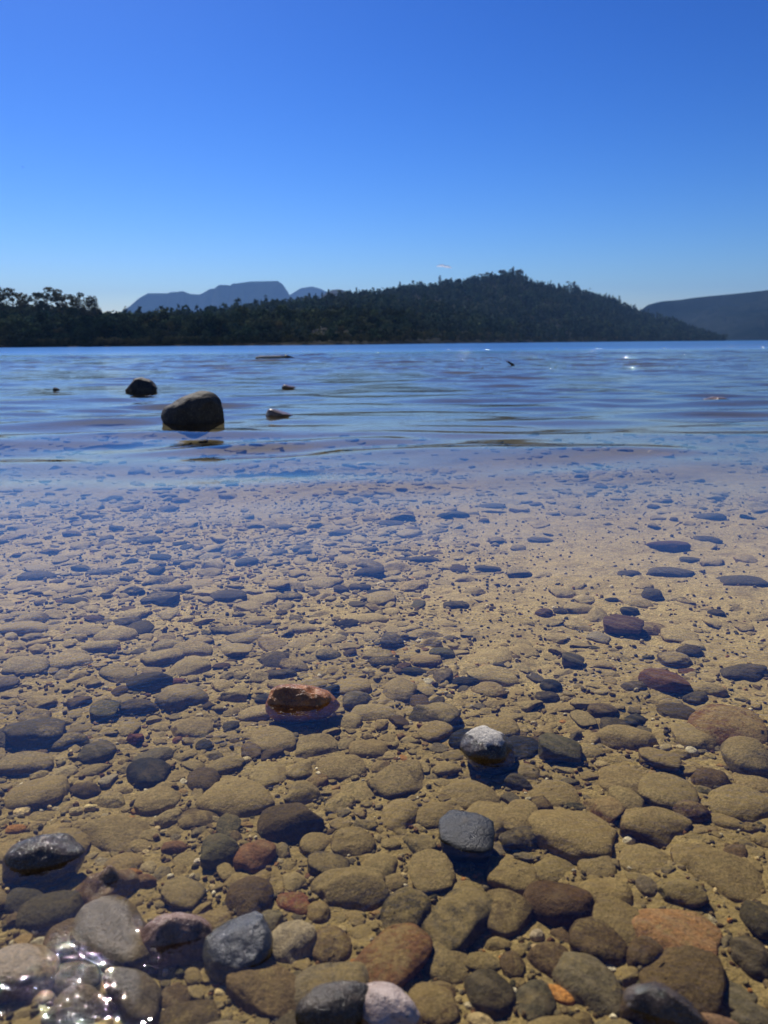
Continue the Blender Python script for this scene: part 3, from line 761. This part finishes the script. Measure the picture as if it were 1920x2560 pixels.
M_B = rock_material('boulder_rock', (.014, .013, .012), (.062, .054, .042), scale=.35)
M_B2 = rock_material('tip_rock', (.09, .06, .045), (.28, .20, .14), scale=.5, rough=.3)
boulder(397, 551, 1058, 979, [.50, .62, .68, .75, .83, .91, .97, 1.0, 1.0, .97, .90], M_B, 'largest dark boulder in the lake with a sloping back', .6, seed=12)
boulder(307, 391, 982, 945, [.25, .48, .72, .95, 1, .92, .86, .78, .6, .35], M_B, 'smaller domed dark boulder behind the largest one', .7, seed=23)
boulder(660, 728, 1041, 1021, [.4, .9, 1, .9, .75, .6, .5, .4, .3, .15], M_B2, 'low brown rock tip awash beside the largest boulder', .9, 'rock', 4, 31)
boulder(702, 738, 971, 961, [.5, 1, .9, .7, .6, .5, .3], M_B2, 'small glinting rock tip beyond the low brown one', .8, 'rock', 4, 33)
boulder(130, 146, 976, 968, [.6, 1, .7, .5], M_B, 'tiny dark rock tip alone on the calm side', .8, 'rock', 3, 37)
boulder(1768, 1832, 1001, 993, [.3, .6, .7, 1, .8, .9, .6, .3], M_B2, 'flat brown rock awash with a bright wet sparkle', .9, 'rock', 4, 35)

def tube(pts, rad, n=10, name='log', mat=None, parent=None, jitter=.1, seed=1):
    r = random.Random(seed); Vs = []
    pts = [Vector(p) for p in pts]
    for i, p in enumerate(pts):
        d = (pts[min(i + 1, len(pts) - 1)] - pts[max(i - 1, 0)]).normalized()
        a = d.cross(Vector((0, 0, 1)) if abs(d.z) < .9 else Vector((1, 0, 0))).normalized(); b = d.cross(a)
        for k in range(n):
            t = 2 * math.pi * k / n; rr = rad[i] * (1 + r.uniform(-jitter, jitter))
            Vs.append(p + a * math.cos(t) * rr + b * math.sin(t) * rr)
    bm = bmesh.new(); vs = [bm.verts.new(v) for v in Vs]
    for i in range(len(pts) - 1):
        for k in range(n):
            bm.faces.new((vs[i * n + k], vs[i * n + (k + 1) % n], vs[(i + 1) * n + (k + 1) % n], vs[(i + 1) * n + k]))
    bm.faces.new(vs[:n][::-1]); bm.faces.new(vs[-n:])
    for f in bm.faces: f.smooth = True
    me = bpy.data.meshes.new(name); bm.to_mesh(me); bm.free()
    if mat: me.materials.append(mat)
    o = bpy.data.objects.new(name, me); COL.objects.link(o); o.parent = parent; return o
M_WOOD = rock_material('bleached_wood', (.24, .21, .16), (.52, .46, .36), scale=.3)
M_DWOOD = rock_material('dark_wet_wood', (.02, .018, .014), (.05, .04, .03), scale=.3, rough=.4)
c = at_z(690, 896.5, 0)
k = c.y / F0
rt = bpy.data.objects.new('driftwood_log', None); COL.objects.link(rt); rt.location = c
tag(rt, 'bleached driftwood log lying at the surface with a dark forked root end', 'log')
tube([(-50 * k, 0, 1 * k), (-40 * k, 0, 2.5 * k), (-15 * k, 0, 3 * k), (10 * k, 0, 3.2 * k), (22 * k, 0, 3 * k)], [2.6 * k, 4.2 * k, 4.4 * k, 4.4 * k, 4 * k], name='trunk', mat=M_WOOD, parent=rt)
tube([(18 * k, 0, 2 * k), (26 * k, 0, 3.4 * k), (34 * k, .1, 2.2 * k), (45 * k, .2, -1 * k)], [4.2 * k, 4.8 * k, 3.6 * k, 1.2 * k], name='root', mat=M_DWOOD, parent=rt, jitter=.2)
tube([(24 * k, 0, 4 * k), (21 * k, 0, 8.5 * k)], [3 * k, .8 * k], name='root', mat=M_DWOOD, parent=rt)
c = at_z(1277, 915, 0); k = c.y / F0
st = tube([(9 * k, 0, -2 * k), (4 * k, 0, 3 * k), (-5 * k, 0, 9 * k), (-11 * k, 0, 12 * k)], [2.6 * k, 3.4 * k, 2.4 * k, .8 * k], name='stick', mat=M_DWOOD)
st.location = c; tag(st, 'short dark stick poking out of the lake at a slant', 'stick')

# ------------------------------------------------------------------ land: one ridge builder
def ridge(name, tab, mat, ncol, nrow, prof, rough, seed, back=.6, sink=-3, gully=0.0, treeh=0.0):
    """tab rows: photo x, photo y of the skyline, ridge distance, foot distance"""
    tab = np.array(tab, float)
    xs = np.linspace(tab[0, 0], tab[-1, 0], ncol)
    sy, Dr, Df = (np.interp(xs, tab[:, 0], tab[:, i]) for i in (1, 2, 3))
    H = np.zeros(ncol); az = np.zeros(ncol)
    for i in range(ncol):
        p = at_dist(xs[i], sy[i], Dr[i]); H[i] = max(p.z - treeh, .5); az[i] = math.atan2(p.x, p.y)
    t = np.concatenate([[-.06, -.02], np.linspace(0, 1, nrow), np.linspace(1, 1 + back, nrow // 3)[1:]])
    T_, A = np.meshgrid(t, az, indexing='ij'); Hh = np.broadcast_to(H, T_.shape)
    D = Df + (Dr - Df) * T_
    g = np.interp(T_, prof[0], prof[1]); g = np.where(T_ > 1, np.clip(1 - ((T_ - 1) / back) ** 1.3 * 1.05, -.05, 1), g)
    x = D * np.sin(A); y = D * np.cos(A)
    z = Hh * g
    sc = rough
    env = np.clip(T_ * 4, 0, 1) * np.clip(np.abs(1 - T_) * 6, .06, 1)
    z = z + Hh * env * (.22 * fbm2(x / sc, y / sc, seed, 4))
    if gully: z = z + Hh * env * gully * np.abs(fbm2(A * 45 + fbm2(A * 20, T_ * 4, 3, 3), T_ * 2.5, seed + 5, 4))
    z = np.where(T_ < 0, sink, np.maximum(z, .25 * (T_ >= 0)))
    o = mesh_np(name, np.stack([x, y, z], -1).reshape(-1, 3), grid_faces(*T_.shape), mat=mat); tag(o, kind='structure')
    return o, (x, y, z, T_, D, A)

HILL = [(-260, 742, 560, 330), (0, 750, 560, 320), (120, 755, 560, 320), (240, 772, 560, 310), (500, 768, 640, 300), (640, 755, 800, 290), (723, 749, 950, 280), (810, 739, 1080, 280), (891, 729, 1180, 300),
        (960, 722, 1250, 330), (1099, 708, 1400, 450), (1163, 700, 1450, 540), (1225, 690, 1480, 620), (1262, 683, 1490, 680), (1301, 684, 1500, 720), (1319, 695, 1500, 760), (1340, 699, 1510, 790), (1400, 701, 1540, 850), (1440, 718, 1560, 900),
        (1521, 737, 1580, 1000), (1562, 754, 1590, 1080), (1602, 775, 1600, 1150), (1654, 786, 1600, 1250), (1712, 802, 1600, 1350), (1770, 820, 1600, 1430), (1800, 832, 1600, 1480), (1812, 849, 1600, 1520)]
M_LAND = plain('forest_floor', (.010, .011, .007))
def hillprof(): return ([0, .04, .3, .6, .85, 1], [.006, .03, .25, .58, .88, 1])
hill, HG = ridge('hills', HILL, M_LAND, 260, 70, hillprof(), 190, 3, treeh=14)
M_FAR = NT('far_rock_and_scrub')
_c = M_FAR.mix(M_FAR.rng(M_FAR.noise(.004, 7, .7), .4, .62, 0, 1), (.004, .008, .009), (.022, .028, .028))
_nz = M_FAR.sep(M_FAR._g.outputs['Normal'])[2]
_c = M_FAR.mix(M_FAR.rng(_nz, .55, .8, .8, 0), _c, (.05, .045, .044))
M_FAR.l.new(_c, M_FAR.p.inputs['Base Color']); M_FAR.p.inputs['Roughness'].default_value = .9; M_FAR.p.inputs['Specular IOR Level'].default_value = 0; M_FAR = M_FAR.m
MESA = [(230, 800, 7800, 6300), (300, 781, 7800, 6300), (324, 766, 7800, 6300), (347, 746, 7900, 6300), (370, 733, 8000, 6300), (417, 734, 8000, 6300), (457, 728, 8000, 6300), (475, 735, 8000, 6300), (498, 737, 8000, 6300), (532, 722, 8000, 6300),
        (573, 716, 8000, 6300), (582, 710, 8000, 6300), (625, 704, 8000, 6300), (694, 702, 8000, 6300), (706, 710, 8000, 6300), (718, 727, 8000, 6300), (726, 741, 8000, 6300), (760, 770, 7900, 6300), (800, 800, 7900, 6300)]
ridge('mountain', MESA, M_FAR, 300, 60, ([0, .2, .6, .82, .9, 1], [0, .15, .5, .68, .93, 1]), 900, 8, gully=.16, sink=-12)
PEAK = [(640, 770, 9300, 8100), (716, 742, 9300, 8100), (735, 730, 9300, 8100), (752, 720, 9300, 8100), (770, 717, 9300, 8100), (781, 716, 9300, 8100), (800, 721, 9300, 8100), (812, 727, 9300, 8100), (824, 731, 9300, 8100), (860, 745, 9300, 8100), (930, 790, 9300, 8100)]
ridge('mountain', PEAK, M_FAR, 120, 40, ([0, .5, .85, 1], [0, .42, .8, 1]), 900, 12, gully=.12, sink=-12)
KNOLL = [(770, 770, 3600, 2900), (815, 731, 3600, 2900), (830, 724, 3600, 2900), (850, 723, 3600, 2900), (866, 728, 3600, 2900), (885, 742, 3600, 2900), (940, 790, 3600, 2900)]
ridge('hills', KNOLL, M_LAND, 80, 30, ([0, .5, 1], [0, .5, 1]), 300, 15, sink=-12)
RIGHT = [(1560, 830, 2992, 2516), (1590, 795, 3060, 2516), (1603, 774, 3128, 2550), (1620, 762, 3196, 2584), (1654, 753, 3264, 2584), (1701, 749, 3264, 2550), (1741, 743, 3264, 2516), (1782, 739, 3264, 2448), (1828, 735, 3264, 2380), (1886, 729, 3264, 2312), (1920, 725, 3264, 2244), (2100, 708, 3264, 2108), (2500, 715, 3264, 1972)]
ridge('mountain', RIGHT, M_FAR, 320, 70, ([0, .3, .7, .86, .93, 1], [0, .27, .66, .80, .95, 1]), 500, 19, gully=.12, sink=-12)

# ------------------------------------------------------------------ trees
def crown_soup(n, clumps, leaf, rng):
    """clumps: (k,6) centre and radii; n leaf faces spread through their volume"""
    k = len(clumps); w = (clumps[:, 3] * clumps[:, 4] * clumps[:, 5]) ** .67; idx = rng.choice(k, n, p=w / w.sum())
    d = rng.normal(size=(n, 3)); d /= np.linalg.norm(d, axis=1)[:, None]
    r = rng.uniform(.45, 1.08, n) ** .8
    c = clumps[idx, :3] + d * clumps[idx, 3:] * r[:, None]
    nrm = d + rng.normal(size=(n, 3)) * .55; nrm /= np.linalg.norm(nrm, axis=1)[:, None]
    a = np.cross(nrm, rng.normal(size=(n, 3))); a /= np.linalg.norm(a, axis=1)[:, None]; b = np.cross(nrm, a)
    s = leaf * rng.uniform(.6, 1.4, n)[:, None]
    V = np.stack([c + a * s, c - a * s * .5 + b * s * .8, c - a * s * .5 - b * s * .8], 1).reshape(-1, 3)
    sh = rng.uniform(.7, 1.3, (n, 1)); col = np.concatenate([sh, sh * rng.uniform(.95, 1.05, (n, 1)), sh, np.ones((n, 1))], 1)
    return V, np.repeat(col, 3, 0)
def clump_set(kind, rng):
    if kind == 'round':
        k = 9; th = rng.uniform(0, 6.28, k); rr = rng.uniform(.05, .30, k)
        c = np.stack([np.cos(th) * rr, np.sin(th) * rr, rng.uniform(.35, .88, k)], -1); r = rng.uniform(.10, .2, (k, 1)) * np.array([[1, 1, .75]])
    elif kind == 'open':
        k = 16; th = rng.uniform(0, 6.28, k); rr = rng.uniform(.08, .46, k)
        c = np.stack([np.cos(th) * rr, np.sin(th) * rr, rng.uniform(.45, .95, k) - rr * .3], -1); r = rng.uniform(.055, .11, (k, 1)) * np.array([[1.25, 1.25, .6]])
    else:
        k = 10; zz = np.linspace(.15, .93, k); rr = (1 - zz) * .14; th = rng.uniform(0, 6.28, k)
        c = np.stack([np.cos(th) * rr, np.sin(th) * rr, zz], -1); r = (.06 + .14 * (1 - zz))[:, None] * np.array([[1, 1, .8]])
    return np.concatenate([c, np.broadcast_to(r, (k, 3))], 1)
M_LEAF = foliage_material('foliage', (.05, .06, .028), (.14, .12, .06), .08)
M_LEAF2 = foliage_material('foliage_far', (.026, .050, .036), (.075, .092, .050), .03)
M_BARK = plain('bark', (.10, .085, .07))
def land_at(az, t):
    x, y, z, T_, D, A = HG
    a = A[0]; j = int(np.clip(np.interp(az, a, np.arange(len(a))), 0, len(a) - 1)); tt = T_[:, 0]
    return float(np.interp(t, tt, z[:, j])), float(np.interp(t, tt, D[:, j]))
def az_of(px, D=800): p = at_dist(px, 800, D); return math.atan2(p.x, p.y)

# forest: one object, every tree its own place, size and shape
protos = []
for i in range(14):
    rg = np.random.default_rng(50 + i)
    protos.append(crown_soup(110, clump_set(('round', 'spire', 'spire', 'open')[i % 4], rg), .075, rg))
protos_n = []
for i in range(10):
    rg = np.random.default_rng(80 + i)
    protos_n.append(crown_soup(420, clump_set(('round', 'round', 'open')[i % 3], rg), .042, rg))
Vs, Cs = [], []
az0, az1 = float(HG[5][0, 0]), float(HG[5][0, -1])
def add_tree(az, t, h, P, tint):
    z, D = land_at(az, t)
    V, C = P[NR.integers(len(P))]
    a = NR.uniform(0, 6.28); ca, sa = math.cos(a), math.sin(a); wf = NR.uniform(.8, 1.25)
    x = (V[:, 0] * ca - V[:, 1] * sa) * h * wf; y = (V[:, 0] * sa + V[:, 1] * ca) * h * wf
    Vs.append(np.stack([x + D * math.sin(az), y + D * math.cos(az), V[:, 2] * h + z - .12 * h], -1))
    Cc = C.copy(); Cc[:, :3] *= tint; Cs.append(Cc)
for _ in range(8200):
    az = NR.uniform(az0, az1); t = NR.uniform(0, 1.06) ** .9
    z, D = land_at(az, t)
    if NR.random() > (D / 1600) ** .6 + .12: continue
    h = NR.uniform(9, 20) * (1 if D > 700 else .8) * (1.15 if NR.random() < .12 else .95)
    if t < .04: h *= .6
    px = to_px((D * math.sin(az), D * math.cos(az), 0))[0]
    if px > 1700: h *= .65
    if 1310 < px < 1430 and t > .85: h *= .4
    tint = np.array([NR.uniform(.5, 1.5)] * 3) * (NR.uniform(.9, 1.15), 1, NR.uniform(.85, 1.1))
    add_tree(az, t, h, protos if D > 520 else protos_n, tint)
V = np.concatenate(Vs); C = np.concatenate(Cs)
forest = mesh_np('forest', V, np.arange(len(V)).reshape(-1, 3), smooth=False, col=C, mat=M_LEAF2); tag(forest, kind='stuff')
print('forest tris', len(V) // 3)
# shoreline scrub
Vs, Cs = [], []
for _ in range(1300):
    px = NR.uniform(-150, 1000) if NR.random() < .75 else NR.uniform(1000, 1800)
    az = az_of(px); t = NR.uniform(0, .05)
    add_tree(az, t, NR.uniform(1.5, 4.2) * (1 if px < 1000 else 1.8), protos_n, np.array([.95, 1.0, .9]) * NR.uniform(.6, 1.3))
V = np.concatenate(Vs); V[:, 2] = np.maximum(V[:, 2], .02); C = np.concatenate(Cs)
scrub = mesh_np('shore_scrub', V, np.arange(len(V)).reshape(-1, 3), smooth=False, col=C, mat=M_LEAF); tag(scrub, kind='stuff')

# trees one can tell apart: trunk with limbs and a crown each
def make_tree(kind, seed, n, leaf):
    rg = np.random.default_rng(seed); cl = clump_set(kind, rg)
    V, C = crown_soup(n, cl, leaf, rg)
    cr = mesh_np('crown', V, np.arange(len(V)).reshape(-1, 3), smooth=False, col=C, mat=M_LEAF, link=False)
    bm = bmesh.new()
    def limb(p, q, r0, r1):
        p, q = Vector(p), Vector(q); d = (q - p).normalized(); a = d.orthogonal().normalized(); b = d.cross(a)
        A = [bm.verts.new(p + (a * math.cos(u) + b * math.sin(u)) * r0) for u in np.arange(6) * 1.0472]
        B = [bm.verts.new(q + (a * math.cos(u) + b * math.sin(u)) * r1) for u in np.arange(6) * 1.0472]
        for i in range(6): bm.faces.new((A[i], A[(i + 1) % 6], B[(i + 1) % 6], B[i]))
    limb((0, 0, -.05), (.01, 0, .4), .022, .015); limb((.01, 0, .4), (0, .01, .8), .015, .006)
    for c in cl:
        zz = max(.15, min(.7, c[2] - .15)); limb((0, 0, zz), c[:3], .009, .003)
    me = bpy.data.meshes.new('trunk'); bm.to_mesh(me); bm.free(); me.materials.append(M_BARK)
    return cr.data, me
TP = {k: [make_tree(k, 500 + 9 * i + len(k), nn, lf) for i in range(4)] for k, nn, lf in (('round', 1500, .026), ('open', 1100, .026), ('spire', 700, .03))}
def tree(px, t, h, kind, label, group, wide=1.0, seed=0):
    az = az_of(px); z, D = land_at(az, t)
    rt = bpy.data.objects.new('tree', None); COL.objects.link(rt)
    rt.location = (D * math.sin(az), D * math.cos(az), z); rt.scale = (h * wide, h * wide, h); rt.rotation_euler = (0, 0, seed * 1.7)
    cr, tk = TP[kind][seed % 4]
    for nm, me in (('crown', cr), ('trunk', tk)):
        o = bpy.data.objects.new(nm, me); COL.objects.link(o); o.parent = rt
    tag(rt, label, 'tree', group)
    return rt
def tree_to(px, ytop, t, kind, label, group, wide=1.0, seed=0):
    """a tree whose top reaches the photographed height"""
    z, D = land_at(az_of(px), t); top = at_dist(px, ytop, D).z
    return tree(px, t, max(4, (top - z) / .97), kind, label, group, wide, seed)
G1 = 'tall trees against the sky on the left shore'
tree_to(5, 714, .55, 'open', 'tall open-crowned tree at the very end of the skyline', G1, 1.15, 1)
tree_to(38, 722, .55, 'open', 'spreading tree joined to the tall end tree', G1, .9, 2)
tree_to(92, 730, .6, 'open', 'lowest feathery tree of the skyline clump', G1, .8, 3)
tree_to(122, 716, .6, 'open', 'tallest tree of the skyline clump, open crown', G1, .9, 5)
tree_to(158, 722, .6, 'open', 'dense tree closing the skyline clump', G1, .9, 6)
tree_to(200, 719, .5, 'open', 'dark leaning tree standing apart before the sky gap', G1, .75, 7)
tree_to(222, 742, .5, 'round', 'small round tree at the foot of the dark leaning one', G1, .9, 8)
G2 = 'emergent trees on the wooded hill crest'
for i, (px, yt, lb) in enumerate([(1000, 704, 'lone spiky tree low on the climbing crest'), (1044, 701, 'small crest tree after the lone spiky one'), (1099, 688, 'thin tall spire tree on the crest'), (1128, 694, 'round crest tree after the thin spire'),
        (1180, 689, 'bushy crest tree before the summit clump'), (1210, 680, 'pointed crest tree before the summit clump'), (1228, 678, 'column-shaped crest tree just before the summit clump'), (1252, 674, 'first tree of the summit clump'), (1268, 669, 'second tree of the summit clump'),
        (1279, 666, 'tallest tree of the summit clump'), (1293, 668, 'last tree of the summit clump above the drop'), (1418, 700, 'bushy tree on the far shoulder of the hill'), (1432, 703, 'rounded tree beside the shoulder tree'), (1444, 710, 'last small tree on the descending shoulder')]):
    tree_to(px, yt, .97, ('spire', 'round', 'open')[i % 3] if px != 1099 else 'spire', lb, G2, 1.1, i)
G3 = 'broad trees along the near shore of the lake'
xs_ = [20, 75, 118, 150, 205, 250, 292, 345, 372, 420, 462, 500, 548, 590, 640, 690, 735, 790, 850, 910]
ords = 'first second third fourth fifth sixth seventh eighth ninth tenth eleventh twelfth thirteenth fourteenth fifteenth sixteenth seventeenth eighteenth nineteenth twentieth'.split()
hts = [812, 806, 830, 818, 812, 822, 800, 806, 792, 800, 810, 815, 802, 806, 812, 800, 806, 800, 808, 812]
for i, px in enumerate(xs_):
    kd = ('round', 'open', 'round')[i % 3]
    tree_to(px, hts[i], .05 + .04 * (i % 3), kd, f"{ords[i]} shoreline tree counted from the skyline clump end, {'open spreading' if kd == 'open' else 'dark rounded'} crown", G3, 1.0 + .2 * ((i * 7) % 3), i)

# ------------------------------------------------------------------ small cloud and a bird
cp = at_dist(1110, 666, 8000)
Vs, Fs = [], []; off = 0
for i, (qx, qz, sz) in enumerate([(-52, 4, 13), (-36, 9, 18), (-18, 8, 17), (-2, 3, 15), (16, -1, 19), (34, -5, 17), (50, -10, 13), (64, -14, 9), (-68, 1, 8)]):
    V, Fc = ico(4); V = V * (1 + .4 * vn3(V * 1.6 + i * 3, i) + .25 * vn3(V * 4 + i, i + 9))[:, None] * (sz * 1.25, sz, sz * .62)
    Fc = Fc[(V[Fc].mean(1) @ np.array(sdir[:])) < 2.0]; V = V + (qx, -i * 3, qz)
    Vs.append(V); Fs.append(Fc + off); off += len(V)
T = NT('cloud'); T.p.inputs['Base Color'].default_value = (1, 1, 1, 1); T.p.inputs['Roughness'].default_value = 1; T.p.inputs['Specular IOR Level'].default_value = 0
tl = T.new('ShaderNodeBsdfTranslucent'); tl.inputs[0].default_value = (1, 1, 1, 1); tr = T.new('ShaderNodeBsdfTransparent')
m2 = T.new('ShaderNodeMixShader'); m2.inputs[0].default_value = .95; T.l.new(T.p.outputs[0], m2.inputs[1]); T.l.new(tl.outputs[0], m2.inputs[2])
mx = T.new('ShaderNodeMixShader'); mx.inputs[0].default_value = .15; T.l.new(m2.outputs[0], mx.inputs[1]); T.l.new(tr.outputs[0], mx.inputs[2]); T.l.new(mx.outputs[0], T.out.inputs['Surface'])
cl = mesh_np('cloud', np.concatenate(Vs), np.concatenate(Fs), mat=T.m); cl.location = cp
tag(cl, 'single tiny wisp of white cloud above the wooded hill', 'cloud')
bp = at_dist(56.5, 417, 220); bm = bmesh.new()
pts = [(-.28, .05, .16), (-.1, 0, .07), (0, .12, .0), (0, -.16, .0), (.12, 0, -.02), (.26, .05, -.16), (0, 0, .05), (0, 0, -.05)]
v = [bm.verts.new(Vector(p) * 1.3) for p in pts]
for f in ((0, 1, 6), (0, 6, 2), (0, 3, 1), (6, 2, 4), (4, 2, 5), (5, 3, 4), (6, 4, 3), (6, 3, 1), (7, 2, 3), (2, 7, 5), (7, 3, 5), (0, 2, 7), (0, 7, 3)): bm.faces.new([v[i] for i in f])
me = bpy.data.meshes.new('bird'); bm.to_mesh(me); bm.free(); me.materials.append(plain('dark_feathers', (.03, .03, .03)))
bd = bpy.data.objects.new('bird', me); COL.objects.link(bd); bd.location = bp
tag(bd, 'tiny dark bird flying high over the left shore', 'bird')

# ------------------------------------------------------------------ haze
bm = bmesh.new(); bmesh.ops.create_cube(bm, size=1); me = bpy.data.meshes.new('haze'); bm.to_mesh(me); bm.free()
hz = bpy.data.objects.new('haze', me); COL.objects.link(hz)
hz.location = (0, 4600, 335); hz.scale = (19000, 12000, 730)
T = NT('haze'); T.n.remove(T.p)
pv = T.new('ShaderNodeVolumePrincipled'); pv.inputs['Color'].default_value = (.26, .52, 1.0, 1); pv.inputs['Density'].default_value = 0.000095
pv.inputs['Anisotropy'].default_value = .1
T.l.new(pv.outputs[0], T.out.inputs['Volume']); me.materials.append(T.m); tag(hz, kind='stuff')
